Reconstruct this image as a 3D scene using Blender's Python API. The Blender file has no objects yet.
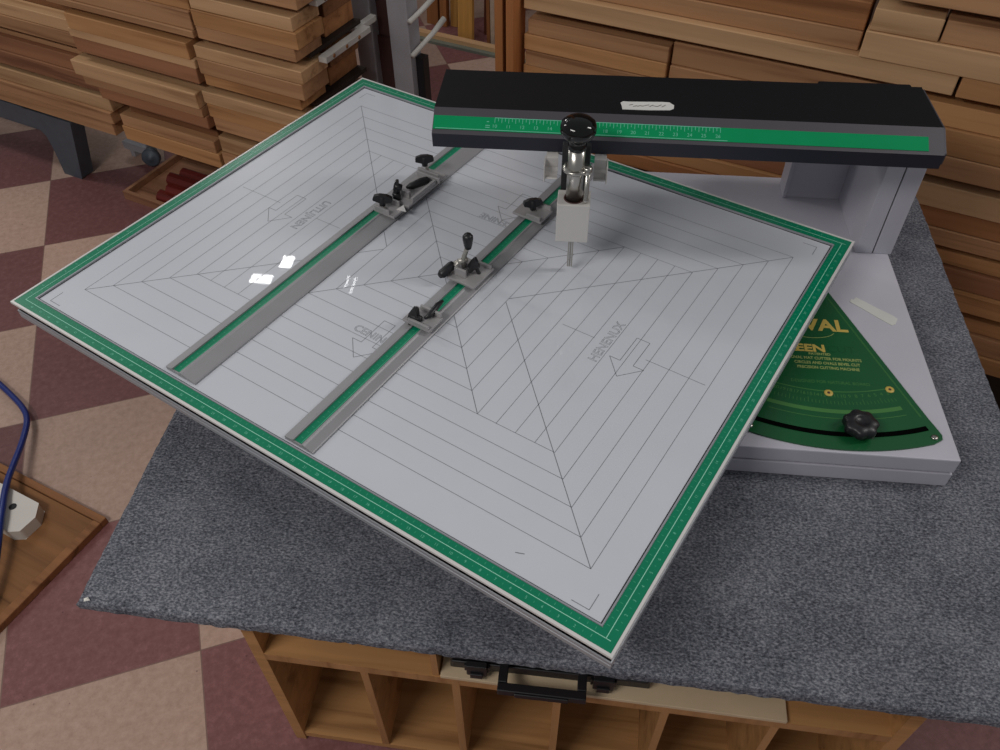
import bpy, bmesh, math, random
from mathutils import Matrix, Vector
random.seed(7)
R = math.radians
PI = math.pi
scene = bpy.context.scene
C = scene.collection

# ------------------------------------------------------------------ frames
def frame(rot_deg=0, tx=0, ty=0):
    return Matrix.Translation((tx, ty, 0)) @ Matrix.Rotation(R(rot_deg), 4, 'Z')
WORLD = frame()
ROOM = frame(-20.2)                       # x along the timber racks, y away from the viewer
MACH = frame(1.2)                         # mat cutter
BED = frame(63.55, -0.20725, 0.96086)     # tilted cutting table: x short side, y long side
CAB = frame(-1.05, -0.487, 0.536)         # cabinet under the table

# ------------------------------------------------------------------ materials
class NT:
    def __init__(s, name):
        s.m = bpy.data.materials.new(name); s.m.use_nodes = True
        s.t = s.m.node_tree; s.n = s.t.nodes; s.b = s.n['Principled BSDF']
    def node(s, typ, **kw):
        n = s.n.new(typ)
        for k, v in kw.items():
            if k in n.inputs: n.inputs[k].default_value = v
            else: setattr(n, k, v)
        return n
    def link(s, a, ao, b, bi): s.t.links.new(a.outputs[ao], b.inputs[bi])
    def math(s, op, a, b=None):
        n = s.n.new('ShaderNodeMath'); n.operation = op
        for i, v in enumerate((a, b)):
            if v is None: continue
            if isinstance(v, tuple): s.t.links.new(v[0].outputs[v[1]], n.inputs[i])
            else: n.inputs[i].default_value = v
        return n
    def ramp(s, src, out, stops):
        r = s.n.new('ShaderNodeValToRGB'); e = r.color_ramp.elements
        while len(e) < len(stops): e.new(.5)
        for el, (p, c) in zip(e, stops): el.position = p; el.color = (*c, 1)
        s.t.links.new(src.outputs[out], r.inputs['Fac']); return r

def srgb(r, g, b):
    f = lambda c: (c/255/12.92) if c/255 <= .04045 else ((c/255+.055)/1.055)**2.4
    return (f(r), f(g), f(b))

def plain(name, col, rough=.5, metal=0, bump=0, bscale=200, var=.06, coat=0, coat_r=.05, spec=.5):
    t = NT(name); b = t.b
    b.inputs['Roughness'].default_value = rough; b.inputs['Metallic'].default_value = metal
    b.inputs['Specular IOR Level'].default_value = spec
    if coat:
        b.inputs['Coat Weight'].default_value = coat; b.inputs['Coat Roughness'].default_value = coat_r
    tc = t.node('ShaderNodeTexCoord')
    nz = t.node('ShaderNodeTexNoise', Scale=18, Detail=4)
    t.link(tc, 'Object', nz, 'Vector')
    lo = tuple(c*(1-var) for c in col); hi = tuple(min(1, c*(1+var)) for c in col)
    rp = t.ramp(nz, 'Fac', [(.3, lo), (.7, hi)])
    t.link(rp, 'Color', b, 'Base Color')
    if bump:
        n2 = t.node('ShaderNodeTexNoise', Scale=bscale, Detail=2); t.link(tc, 'Object', n2, 'Vector')
        bp = t.node('ShaderNodeBump', Strength=bump, Distance=.001)
        t.link(n2, 'Fac', bp, 'Height'); t.link(bp, 'Normal', b, 'Normal')
    return t.m

def wood(name, col, dark, rough=.62, gscale=1.0, rnd=.22, axis=0, streak=.5):
    t = NT(name); b = t.b; b.inputs['Roughness'].default_value = rough
    b.inputs['Specular IOR Level'].default_value = .25
    tc = t.node('ShaderNodeTexCoord'); oi = t.node('ShaderNodeObjectInfo')
    add = t.node('ShaderNodeVectorMath', operation='ADD')
    sc = t.node('ShaderNodeVectorMath', operation='SCALE'); sc.inputs['Scale'].default_value = 9
    cmb = t.node('ShaderNodeCombineXYZ')
    for i in range(3): t.t.links.new(oi.outputs['Random'], cmb.inputs[i])
    t.link(cmb, 'Vector', sc, 0)
    t.link(tc, 'Object', add, 0); t.link(sc, 'Vector', add, 1)
    mp = t.node('ShaderNodeMapping'); s3 = [38*gscale]*3; s3[axis] = 1.6*gscale
    mp.inputs['Scale'].default_value = s3; t.link(add, 'Vector', mp, 'Vector')
    n1 = t.node('ShaderNodeTexNoise', Scale=1, Detail=5, Roughness=.6, Distortion=.5); t.link(mp, 'Vector', n1, 'Vector')
    mp2 = t.node('ShaderNodeMapping'); s4 = [14*gscale]*3; s4[axis] = .9*gscale
    mp2.inputs['Scale'].default_value = s4; t.link(add, 'Vector', mp2, 'Vector')
    n2 = t.node('ShaderNodeTexNoise', Scale=1, Detail=3, Distortion=1.2); t.link(mp2, 'Vector', n2, 'Vector')
    mx = t.node('ShaderNodeMix'); mx.inputs[0].default_value = streak
    t.t.links.new(n1.outputs['Fac'], mx.inputs[2]); t.t.links.new(n2.outputs['Fac'], mx.inputs[3])
    dark = tuple(c*.86 for c in dark)
    mid = tuple((a*.6+c*.4) for a, c in zip(col, dark))
    rp = t.n.new('ShaderNodeValToRGB'); e = rp.color_ramp.elements
    e[0].position = .38; e[0].color = (*dark, 1); e[1].position = .60; e[1].color = (*col, 1)
    k = e.new(.46); k.color = (*mid, 1)
    t.t.links.new(mx.outputs[0], rp.inputs['Fac'])
    hs = t.node('ShaderNodeHueSaturation')
    v = t.math('MULTIPLY_ADD', (oi, 'Random'), rnd); v.inputs[2].default_value = 1-rnd/2
    t.t.links.new(v.outputs[0], hs.inputs['Value']); t.link(rp, 'Color', hs, 'Color')
    t.link(hs, 'Color', b, 'Base Color')
    bp = t.node('ShaderNodeBump', Strength=.15, Distance=.001); t.link(n1, 'Fac', bp, 'Height'); t.link(bp, 'Normal', b, 'Normal')
    return t.m

M = {}
M['white_paint'] = plain('white_powder_coat', srgb(186, 184, 194), .42, bump=.05, bscale=900, var=.02)
M['bracket'] = plain('grey_anodised_bracket', srgb(166, 163, 164), .4, .3, var=.05)
M['white_lip'] = plain('satin_white_aluminium', srgb(216, 214, 212), .35, .1, var=.02)
M['alu'] = plain('anodised_aluminium', srgb(160, 162, 168), .42, .3, var=.04)
M['alu_rail'] = plain('satin_aluminium_rail', srgb(154, 153, 156), .45, .25, var=.04)
M['alu_bright'] = plain('bright_aluminium', srgb(206, 202, 198), .4, .25, var=.03)
M['green'] = plain('green_scale_plastic', srgb(0, 122, 88), .32, var=.05)
M['green_arm'] = plain('green_scale_tape', srgb(0, 140, 86), .7, var=.04, spec=.15)
M['green_fan'] = plain('green_printed_plate', srgb(20, 84, 46), .3, var=.04)
M['green_fan_dark'] = plain('dark_green_print', srgb(12, 76, 40), .3, var=.04)
M['green_fan_pale'] = plain('pale_green_print', srgb(66, 120, 60), .4, var=.04)
M['gold'] = plain('gold_print', srgb(196, 170, 84), .4, var=.04)
M['gold_text'] = plain('pale_gold_print', srgb(150, 160, 92), .4, var=.04)
M['mark'] = plain('white_print', srgb(150, 214, 190), .5, var=.02)
M['numeral'] = plain('pale_numeral_ink', srgb(104, 190, 160), .5, var=.02)
M['mark_dim'] = plain('pale_green_ink', srgb(62, 166, 128), .5, var=.02)
M['ink'] = plain('grey_print', srgb(122, 124, 130), .5, var=.02)
M['panel'] = plain('white_laminate', srgb(200, 203, 211), .34, var=.012, coat=.5, coat_r=.02)
M['shadow_groove'] = plain('groove_shade_and_screw', srgb(48, 46, 48), .8)  # shade of grooves and seams put in as dark colour; also colours a screw
M['arm_black'] = plain('black_textured_metal', srgb(19, 18, 21), .62, bump=.12, bscale=1500, var=.05, spec=.18)
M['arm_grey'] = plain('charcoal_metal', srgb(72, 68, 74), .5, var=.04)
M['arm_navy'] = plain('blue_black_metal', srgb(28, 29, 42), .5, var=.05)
M['black_plastic'] = plain('black_plastic', srgb(26, 26, 30), .4, var=.05)
M['black_slot'] = plain('slot_shadow', srgb(8, 9, 8), .9, spec=0)
M['black_gloss'] = plain('gloss_black_bakelite', srgb(10, 10, 10), .07, var=.02)
M['steel'] = plain('polished_steel', srgb(186, 182, 176), .24, .95, var=.03)
M['steel_dark'] = plain('brushed_steel', srgb(170, 166, 160), .35, .6, var=.03)
M['tape'] = plain('white_paper_tape', srgb(214, 212, 208), .8, bump=.2, bscale=300, var=.06)
M['tape_clear'] = plain('cream_masking_tape', srgb(206, 206, 200), .45, bump=.4, bscale=150, var=.05)
M['pencil'] = plain('grey_pencil', srgb(120, 116, 112), .7)
M['cab_wood'] = wood('oak_melamine', srgb(190, 142, 92), srgb(152, 108, 66), .5, .9, .05, 0)
M['cab_edge'] = wood('oak_edge_band', srgb(186, 138, 92), srgb(160, 112, 70), .5, 1, .1, 2)
M['beige'] = plain('beige_plywood', srgb(206, 184, 152), .6, var=.05)
M['rack_grey'] = plain('grey_painted_steel', srgb(168, 166, 172), .5, .1, var=.05)
M['rack_dark'] = plain('dark_grey_steel', srgb(88, 96, 106), .5, .2, var=.1)
M['rack_white'] = plain('white_painted_steel', srgb(206, 202, 196), .5, var=.05)
M['maroon'] = plain('maroon_paint', srgb(78, 50, 46), .6, var=.1)
M['dark_shelf'] = plain('gap_shade_timber', srgb(48, 34, 26), .8, var=.1)  # dark colour stands in for the shade between board rows
M['l_tan'] = wood('tan_timber', srgb(192, 146, 106), srgb(156, 112, 78))
M['l_pale'] = wood('pale_timber', srgb(208, 168, 126), srgb(180, 138, 98))
M['l_gold'] = wood('golden_timber', srgb(198, 148, 100), srgb(164, 116, 74))
M['l_red'] = wood('reddish_timber', srgb(166, 116, 84), srgb(134, 90, 64))
M['l_brown'] = wood('brown_timber', srgb(176, 122, 80), srgb(142, 94, 58))
M['l_dark'] = wood('dark_timber', srgb(140, 96, 64), srgb(104, 68, 44))
M['post'] = wood('orange_timber_post', srgb(174, 114, 68), srgb(146, 92, 54), axis=2)
M['lean'] = wood('ochre_plank', srgb(196, 146, 78), srgb(160, 110, 54), axis=2)
M['lean_dark'] = wood('dark_red_plank', srgb(104, 56, 40), srgb(70, 36, 28), axis=2)
M['lean_brown'] = wood('brown_plank', srgb(158, 104, 62), srgb(120, 74, 42), axis=2)
M['floor_board'] = wood('worn_chipboard', srgb(150, 104, 66), srgb(106, 72, 44), .7, .8)
M['board_edge'] = wood('board_lipping', srgb(160, 110, 72), srgb(126, 84, 54), .7, 1)
M['tray'] = wood('tray_wood', srgb(170, 122, 92), srgb(140, 98, 72), .7, 1)
M['red_strip'] = wood('red_moulding', srgb(120, 44, 36), srgb(76, 24, 22), .45, 1)
M['film'] = plain('clear_film', srgb(190, 170, 150), .2, var=.1)
M['blue'] = plain('blue_cable_sheath', srgb(20, 44, 120), .35, var=.05)
M['plug_white'] = plain('white_plastic', srgb(206, 200, 192), .4, var=.04)
M['wall'] = plain('dim_plaster', srgb(92, 72, 60), .9, var=.1)
M['kerb'] = plain('grey_green_metal', srgb(120, 124, 112), .6, var=.1)
M['chip'] = plain('white_paper', srgb(226, 222, 214), .8)

def carpet():
    t = NT('grey_needle_felt_carpet'); b = t.b; b.inputs['Roughness'].default_value = 1; b.inputs['Specular IOR Level'].default_value = .1
    tc = t.node('ShaderNodeTexCoord')
    mp = t.node('ShaderNodeMapping'); mp.inputs['Scale'].default_value = (1.0, 1.5, 1); t.link(tc, 'Object', mp, 'Vector')
    n1 = t.node('ShaderNodeTexNoise', Scale=260, Detail=4, Roughness=.7); t.link(mp, 'Vector', n1, 'Vector')
    n2 = t.node('ShaderNodeTexNoise', Scale=16, Detail=3); t.link(tc, 'Object', n2, 'Vector')
    a = t.math('MULTIPLY_ADD', (n2, 'Fac'), .16); t.t.links.new(n1.outputs['Fac'], a.inputs[2])
    rp = t.ramp(a, 0, [(.38, srgb(50, 51, 57)), (.56, srgb(100, 102, 111)), (.70, srgb(142, 143, 150)), (.86, srgb(182, 182, 186))])
    t.link(rp, 'Color', b, 'Base Color')
    bp = t.node('ShaderNodeBump', Strength=.9, Distance=.003); t.link(n1, 'Fac', bp, 'Height'); t.link(bp, 'Normal', b, 'Normal')
    return t.m
M['carpet'] = carpet()

def floor_mat():
    t = NT('terrazzo_checker_tiles'); b = t.b
    tc = t.node('ShaderNodeTexCoord'); sep = t.node('ShaderNodeSeparateXYZ'); t.link(tc, 'Object', sep, 'Vector')
    fx = t.math('FLOOR', (t.math('DIVIDE', (sep, 'X'), .4), 0)); fy = t.math('FLOOR', (t.math('DIVIDE', (sep, 'Y'), .4), 0))
    par = t.math('PINGPONG', (t.math('ADD', (fx, 0), (fy, 0)), 0), 1)
    n1 = t.node('ShaderNodeTexNoise', Scale=55, Detail=6, Roughness=.75); t.link(tc, 'Object', n1, 'Vector')
    n2 = t.node('ShaderNodeTexNoise', Scale=5, Detail=3); t.link(tc, 'Object', n2, 'Vector')
    v = t.node('ShaderNodeTexVoronoi', Scale=130); t.link(tc, 'Object', v, 'Vector')
    red = t.ramp(n1, 'Fac', [(.3, srgb(108, 69, 68)), (.52, srgb(122, 81, 80)), (.72, srgb(138, 96, 96))])
    cre = t.ramp(n1, 'Fac', [(.3, srgb(166, 137, 121)), (.52, srgb(182, 152, 137)), (.75, srgb(194, 166, 151))])
    mx = t.node('ShaderNodeMix', data_type='RGBA')
    t.t.links.new(par.outputs[0], mx.inputs['Factor'])
    t.t.links.new(cre.outputs['Color'], mx.inputs[6]); t.t.links.new(red.outputs['Color'], mx.inputs[7])
    # per-tile tone
    sx = t.math('MULTIPLY_ADD', (fx, 0), 12.936); sx.inputs[2].default_value = 4.994
    sy = t.math('MULTIPLY', (fy, 0), 17.801)
    wn = t.math('FRACT', (t.math('MULTIPLY', (t.math('SINE', (t.math('ADD', (sx, 0), (sy, 0)), 0)), 0), 31.7), 0))
    tone = t.math('MULTIPLY_ADD', (wn, 0), .42); tone.inputs[2].default_value = .80
    tone2 = t.math('MULTIPLY_ADD', (n2, 'Fac'), .2); tone2.inputs[2].default_value = -.1
    tt = t.math('ADD', (tone, 0), (tone2, 0))
    spk = t.ramp(v, 'Distance', [(.05, (.55, .55, .55)), (.2, (1, 1, 1))])
    tone3 = t.math('MULTIPLY', (tt, 0), None); t.t.links.new(spk.outputs['Color'], tone3.inputs[1])
    hs = t.node('ShaderNodeHueSaturation'); t.t.links.new(mx.outputs[2], hs.inputs['Color']); t.t.links.new(tt.outputs[0], hs.inputs['Value'])
    # joints
    px = t.math('PINGPONG', (sep, 'X'), .2); py = t.math('PINGPONG', (sep, 'Y'), .2)
    mn = t.math('MINIMUM', (px, 0), (py, 0)); lt = t.math('LESS_THAN', (mn, 0), .0014)
    m2 = t.node('ShaderNodeMix', data_type='RGBA'); t.t.links.new(lt.outputs[0], m2.inputs['Factor'])
    t.link(hs, 'Color', m2, 6); m2.inputs[7].default_value = (*srgb(132, 104, 94), 1)
    # scattered dark specks of dirt
    v2 = t.node('ShaderNodeTexVoronoi', Scale=26); t.link(tc, 'Object', v2, 'Vector')
    l2 = t.math('LESS_THAN', (v2, 'Distance'), .055)
    m3 = t.node('ShaderNodeMix', data_type='RGBA'); f3 = t.math('MULTIPLY', (l2, 0), .45); t.t.links.new(f3.outputs[0], m3.inputs['Factor'])
    t.t.links.new(m2.outputs[2], m3.inputs[6]); m3.inputs[7].default_value = (*srgb(60, 40, 40), 1)
    t.t.links.new(m3.outputs[2], b.inputs['Base Color'])
    b.inputs['Roughness'].default_value = .5; b.inputs['Specular IOR Level'].default_value = .25
    return t.m
M['floor'] = floor_mat()

# ------------------------------------------------------------------ mesh builder
class MB:
    def __init__(s): s.v = []; s.f = []; s.mi = []; s.sm = []
    def add(s, verts, faces, mi=0, smooth=False, mat=None):
        o = len(s.v)
        for p in verts:
            p = Vector(p)
            s.v.append(mat @ p if mat else p)
        for f in faces: s.f.append([o+i for i in f]); s.mi.append(mi); s.sm.append(smooth)
        return s
    def box(s, x0, x1, y0, y1, z0, z1, mi=0, mat=None):
        v = [(x, y, z) for z in (z0, z1) for y in (y0, y1) for x in (x0, x1)]
        f = [(0, 2, 3, 1), (4, 5, 7, 6), (0, 1, 5, 4), (2, 6, 7, 3), (0, 4, 6, 2), (1, 3, 7, 5)]
        return s.add(v, f, mi, False, mat)
    def prism(s, poly, h0, h1, axis='z', mi=0, smooth=False, mat=None):
        n = len(poly)
        mk = {'z': lambda p, h: (p[0], p[1], h), 'x': lambda p, h: (h, p[0], p[1]), 'y': lambda p, h: (p[0], h, p[1])}[axis]
        v = [mk(p, h0) for p in poly] + [mk(p, h1) for p in poly]
        s.add(v, [tuple(range(n))[::-1], tuple(range(n, 2*n))], mi, False, mat)
        s.add(v, [(i, (i+1) % n, n+(i+1) % n, n+i) for i in range(n)], mi, smooth, mat)
        return s
    def lathe(s, prof, seg=24, mi=0, mat=None, smooth=True):
        v = []; f = []
        for r, z in prof:
            for k in range(seg):
                a = 2*PI*k/seg; v.append((r*math.cos(a), r*math.sin(a), z))
        for i in range(len(prof)-1):
            for k in range(seg):
                a = i*seg+k; b = i*seg+(k+1) % seg
                f.append((a, b, b+seg, a+seg))
        f.append(tuple(range(seg))[::-1]); f.append(tuple(range((len(prof)-1)*seg, len(prof)*seg)))
        return s.add(v, f, mi, smooth, mat)
    def tube(s, pts, r, seg=10, mi=0, mat=None):
        pts = [Vector(p) for p in pts]; n = len(pts); v = []; f = []
        rr = r if isinstance(r, (list, tuple)) else [r]*n
        up = None
        for i, p in enumerate(pts):
            d = (pts[min(i+1, n-1)]-pts[max(i-1, 0)]).normalized()
            if up is None: up = d.orthogonal().normalized()
            up = (up-d*up.dot(d)).normalized(); w = d.cross(up)
            for k in range(seg):
                a = 2*PI*k/seg; v.append(p+(up*math.cos(a)+w*math.sin(a))*rr[i])
        for i in range(n-1):
            for k in range(seg):
                a = i*seg+k; b = i*seg+(k+1) % seg; f.append((a, b, b+seg, a+seg))
        f.append(tuple(range(seg))[::-1]); f.append(tuple(range((n-1)*seg, n*seg)))
        return s.add(v, f, mi, True, mat)
    def quad(s, pts, mi=0, mat=None): return s.add(pts, [tuple(range(len(pts)))], mi, False, mat)
    def line(s, a, b, w, z, mi=0):
        a = Vector((a[0], a[1])); b = Vector((b[0], b[1])); d = (b-a)
        if d.length < 1e-6: return s
        n = Vector((-d.y, d.x)).normalized()*w/2
        return s.quad([(a.x-n.x, a.y-n.y, z), (b.x-n.x, b.y-n.y, z), (b.x+n.x, b.y+n.y, z), (a.x+n.x, a.y+n.y, z)], mi)
    def rect_loft(s, hx, hy, prof, mi=0):
        """a mitred rectangular frame: prof = [(inset, z)...] swept round the rectangle"""
        n = len(prof); v = []; f = []
        for sx, sy in ((-1, -1), (1, -1), (1, 1), (-1, 1)):
            for o, z in prof: v.append((sx*(hx-o), sy*(hy-o), z))
        for k in range(4):
            for i in range(n-1):
                a = k*n+i; b = ((k+1) % 4)*n+i; f.append((a, b, b+1, a+1))
        return s.add(v, f, mi)
    def build(s, name, mats, parent=None, fr=WORLD, base=(0, 0, 0), bevel=0, bseg=2):
        """vertices are in frame fr; origin of the object = base (in fr)"""
        me = bpy.data.meshes.new(name)
        b = Vector(base)
        me.from_pydata([tuple(p-b) for p in s.v], [], s.f)
        for m in (mats if isinstance(mats, (list, tuple)) else [mats]): me.materials.append(m)
        for p, mi, sm in zip(me.polygons, s.mi, s.sm): p.material_index = mi; p.use_smooth = sm
        bm_ = bmesh.new(); bm_.from_mesh(me); bmesh.ops.recalc_face_normals(bm_, faces=bm_.faces); bm_.to_mesh(me); bm_.free()
        me.update()
        o = bpy.data.objects.new(name, me); C.objects.link(o)
        if parent is not None: o.parent = parent
        else: o.matrix_world = fr @ Matrix.Translation(b)
        if bevel:
            md = o.modifiers.new('bevel', 'BEVEL'); md.width = bevel; md.segments = bseg; md.limit_method = 'ANGLE'; md.angle_limit = R(40)
        return o

_tc = {}
def text_geo(body, size, outline=0, bold=0):
    key = (body, size, outline, bold)
    if key in _tc: return _tc[key]
    cu = bpy.data.curves.new('lettering', 'FONT'); cu.body = body; cu.size = size
    cu.align_x = 'CENTER'; cu.align_y = 'CENTER'; cu.resolution_u = 3; cu.offset = bold
    if outline: cu.fill_mode = 'NONE'; cu.bevel_depth = outline; cu.bevel_resolution = 0
    o = bpy.data.objects.new('lettering', cu); C.objects.link(o)
    dg = bpy.context.evaluated_depsgraph_get(); dg.update()
    me = bpy.data.meshes.new_from_object(o.evaluated_get(dg))
    g = ([tuple(v.co) for v in me.vertices], [tuple(p.vertices) for p in me.polygons])
    bpy.data.objects.remove(o); bpy.data.curves.remove(cu); bpy.data.meshes.remove(me)
    _tc[key] = g; return g
def add_text(mb, body, size, mat, mi=0, outline=0, bold=0):
    v, f = text_geo(body, size, outline, bold)
    if outline: mat = mat @ Matrix.Translation((0, 0, -outline*.47))
    mb.add(v, f, mi, False, mat)
def place(x, y, z, rot=0, sx=1, sy=1):
    return Matrix.Translation((x, y, z)) @ Matrix.Rotation(R(rot), 4, 'Z') @ Matrix.Diagonal((sx, sy, 1, 1))
def axis_to(p, d):
    """matrix that puts local z along d at p"""
    return Matrix.Translation(p) @ Vector(d).to_track_quat('Z', 'Y').to_matrix().to_4x4()

def tag(o, label, cat, group=None):
    o['label'] = label; o['category'] = cat; o['kind'] = 'thing'
    if group: o['group'] = group
    return o
def thing(name, label, cat, fr, base, group=None):
    o = bpy.data.objects.new(name, None); C.objects.link(o)
    o.empty_display_size = .05
    o.matrix_world = fr @ Matrix.Translation(base)
    return tag(o, label, cat, group)
def struct(o): o['kind'] = 'structure'; return o

# ------------------------------------------------------------------ setting
FLOOR_O = (-1.9396, 2.3406)
fl = MB(); fl.box(-3.2, 5.2, -5.2, 3.2, -.02, 0)
fo = fl.build('floor', M['floor']); fo.matrix_world = Matrix.Translation((*FLOOR_O, 0)) @ Matrix.Rotation(R(24.575), 4, 'Z'); struct(fo)
w = MB(); w.box(-3.6, 1.9, 3.62, 3.72, 0, 2.7); struct(w.build('wall_back', M['wall'], fr=ROOM, base=(-.8, 3.62, 0)))
w = MB(); w.box(-2.5, -1.0, 3.075, 3.115, 0, .012); w.box(-2.5, -1.0, 3.10, 3.135, 0, .03, 1)
struct(w.build('trim_1', [M['kerb'], M['l_pale']], fr=ROOM, base=(-1.7, 3.1, 0)))

# ------------------------------------------------------------------ carpeted table top on its cabinet
TZ = .75
root = thing('carpeted_tabletop', 'large tabletop wrapped in speckled dark grey carpet under the mat cutter', 'tabletop', WORLD, (.02, .93, .728))
N = 240
mb = MB()
X0, X1, Y0, Y1 = -.590, .633, .4225, 1.45
def rr(u, lo, hi): return lo+(hi-lo)*u
loopz = [(.006, .729), (.0, .733), (.0, .744), (.0025, .7485), (.007, .7502)]
def outline(x, y):
    k = (x-X0)/(X1-X0); return (x, y-(Y1-y)/(Y1-Y0)*.021*k)
def ring(ins, z, jit):
    pts = []
    n1, n2 = 150, 130
    for i in range(n1): pts.append((rr(i/n1, X0+ins, X1-ins), Y0+ins))
    for i in range(n2): pts.append((X1-ins, rr(i/n2, Y0+ins, Y1-ins)))
    for i in range(n1): pts.append((rr(i/n1, X1-ins, X0+ins), Y1-ins))
    for i in range(n2): pts.append((X0+ins, rr(i/n2, Y1-ins, Y0+ins)))
    pts = [outline(*p) for p in pts]
    return [(p[0]+random.uniform(-jit, jit), p[1]+random.uniform(-jit, jit), z+random.uniform(-jit, jit)*.4) for p in pts]
rings = [ring(a, z, .0009) for a, z in loopz]
nr = len(rings[0]); vv = [p for r_ in rings for p in r_]; ff = []
for i in range(len(rings)-1):
    for k in range(nr):
        a = i*nr+k; b = i*nr+(k+1) % nr; ff.append((a, b, b+nr, a+nr))
ff.append(tuple(range(nr))[::-1]); ff.append(tuple(range((len(rings)-1)*nr, len(rings)*nr)))
mb.add(vv, ff)
B0 = Vector((.02, .93, .728)); mb.build('carpet_cover', M['carpet'], root, base=B0)
mb = MB(); mb.box(X0+.012, X1-.012, Y0+.014, Y1-.012, .7275, .7289); mb.build('board', M['cab_wood'], root, base=B0)

cb = (.51, .2, 0)
cab = thing('pigeonhole_cabinet', 'open wooden cabinet with upright dividers supporting the carpeted tabletop', 'cabinet', CAB, cb)
def cabpart(n, a, m='cab_wood', edge=None):
    q = MB(); q.box(*a)
    if edge: q.box(a[0], a[1], a[2]-.0012, a[2], a[4], a[5], 1)
    return q.build(n, [M[m], M['cab_edge']], cab, base=cb)
cabpart('side_panel', (0, .02, 0, .42, 0, .7265)); cabpart('side_panel', (1.012, 1.034, 0, .42, 0, .7265))
cabpart('back_panel', (.02, 1.012, .41, .42, .02, .7265))
cabpart('bottom_panel', (.02, 1.012, .002, .41, .012, .03))
cabpart('shelf', (.02, 1.012, .0, .41, .368, .388), edge=1)
for x in (.178, .331, .497, .668, .838):
    cabpart('divider', (x, x+.013, .003, .41, .03, .368), edge=1)
cabpart('divider', (.302, .312, .003, .41, .388, .7265), edge=1)
pb = MB(); pb.box(.315, .855, -.002, .38, .3885, .3975)
tag(pb.build('shelf_board', M['beige'], fr=CAB, base=(.585, .19, .3885), bevel=.001), 'pale beige board lying on the cabinet shelf under the black case', 'board')

# black case on the shelf
kb = (0, .70, .398)
case = thing('tool_case', 'flat black plastic carrying case lying on the beige cabinet shelf', 'case', WORLD, kb)
q = MB(); q.box(-.158, .158, .544, .84, .399, .436); q.box(-.154, .154, .540, .544, .411, .43)
q.build('body', M['black_plastic'], case, base=kb, bevel=.004)
q = MB(); q.box(-.158, .158, .544, .84, .4375, .476); q.build('lid', M['black_plastic'], case, base=kb, bevel=.004)
q = MB()
hz = .446; pts = [(-.068, .556, hz+.004), (-.068, .53, hz), (-.068, .510, hz-.004), (-.068, .503, hz-.006), (.050, .503, hz-.006), (.050, .510, hz-.004), (.05, .53, hz), (.05, .556, hz+.004)]
for a, b in zip(pts, pts[1:]): pass
q.box(-.0765, .0585, .495, .509, hz-.014, hz+.002)
for x in (-.0765, .0445): q.box(x, x+.014, .509, .556, hz-.010, hz+.002)
q.box(-.05, .032, .492, .495, hz-.012, hz)
q.build('handle', M['black_plastic'], case, base=kb, bevel=.0025)
for x in (-.113, .085):
    q = MB(); q.box(x-.016, x+.016, .530, .540, .409, .440); q.box(x-.010, x+.010, .526, .530, .407, .420)
    q.box(x-.020, x-.016, .534, .540, .415, .432); q.box(x+.016, x+.020, .534, .540, .415, .432)
    q.build('latch', M['black_plastic'], case, base=kb, bevel=.001)

# ------------------------------------------------------------------ the mat cutter: base, column, arm, quadrant plate, head
mbse = (.08, 1.0, .7512)
mach = thing('mat_cutter', 'white oval mat cutter with black overhead arm on the carpeted tabletop', 'mat cutter', MACH, mbse)
def mp(q, n, mats, par=mach, bevel=0, **k): return q.build(n, mats, par, base=mbse, bevel=bevel, **k)
q = MB(); q.box(-.36, .532, .712, 1.362, .780, .8065); mp(q, 'base_cover', M['white_paint'], bevel=.0018)
q = MB(); q.box(-.357, .5315, .7115, 1.36, .7512, .7775); q.box(-.35, .526, .718, 1.35, .7775, .780, 1); mp(q, 'base_tray', [M['white_paint'], M['shadow_groove']], bevel=.0015)
q = MB(); q.lathe([(.12, .8065), (.12, .842)], 40, mat=place(-.187, .965, 0)); mp(q, 'turntable', M['alu'])
q = MB()
q.box(.4775, .505, 1.146, 1.30, .8065, 1.0); q.box(.507, .536, 1.146, 1.19, .8065, 1.0); q.box(.505, .507, 1.148, 1.19, .8065, 1.0, 1)
q.box(.507, .532, 1.19, 1.335, .8065, .985)
q.box(.384, .4785, 1.300, 1.335, .8065, .985); q.box(.3775, .384, 1.296, 1.337, .8065, .98)
mp(q, 'column', [M['white_paint'], M['shadow_groove']], bevel=.0012)
q = MB(); q.box(.382, .528, 1.17, 1.30, 1.0005, 1.030); mp(q, 'mounting_bracket', M['arm_black'], bevel=.003)

# arm: profile (y,z) extruded along x
AX0, AX1 = -.2075, .5035
arm_prof = [(1.045, 1.035), (1.0435, 1.057), (1.080, 1.0785), (1.198, 1.0765), (1.200, 1.040), (1.19, 1.035)]
q = MB()
n = len(arm_prof)
# shaped ends: the stripe bevel runs slightly longer than the lower face
v = [(AX0, *p) for p in arm_prof]+[(AX1, *p) for p in arm_prof]
q.add(v, [tuple(range(n)), tuple(range(n, 2*n))[::-1]], 0)
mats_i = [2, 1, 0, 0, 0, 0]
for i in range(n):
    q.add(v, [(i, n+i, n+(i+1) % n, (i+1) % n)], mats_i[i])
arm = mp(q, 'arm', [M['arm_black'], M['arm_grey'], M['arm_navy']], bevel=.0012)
q = MB(); q.prism([(1.048, 1.040), (1.047, 1.057), (1.081, 1.0765), (1.196, 1.0745), (1.196, 1.042)], AX1+.0002, AX1+.0035, 'x')
mp(q, 'end_cap', M['arm_grey'], arm, bevel=.001)
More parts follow.
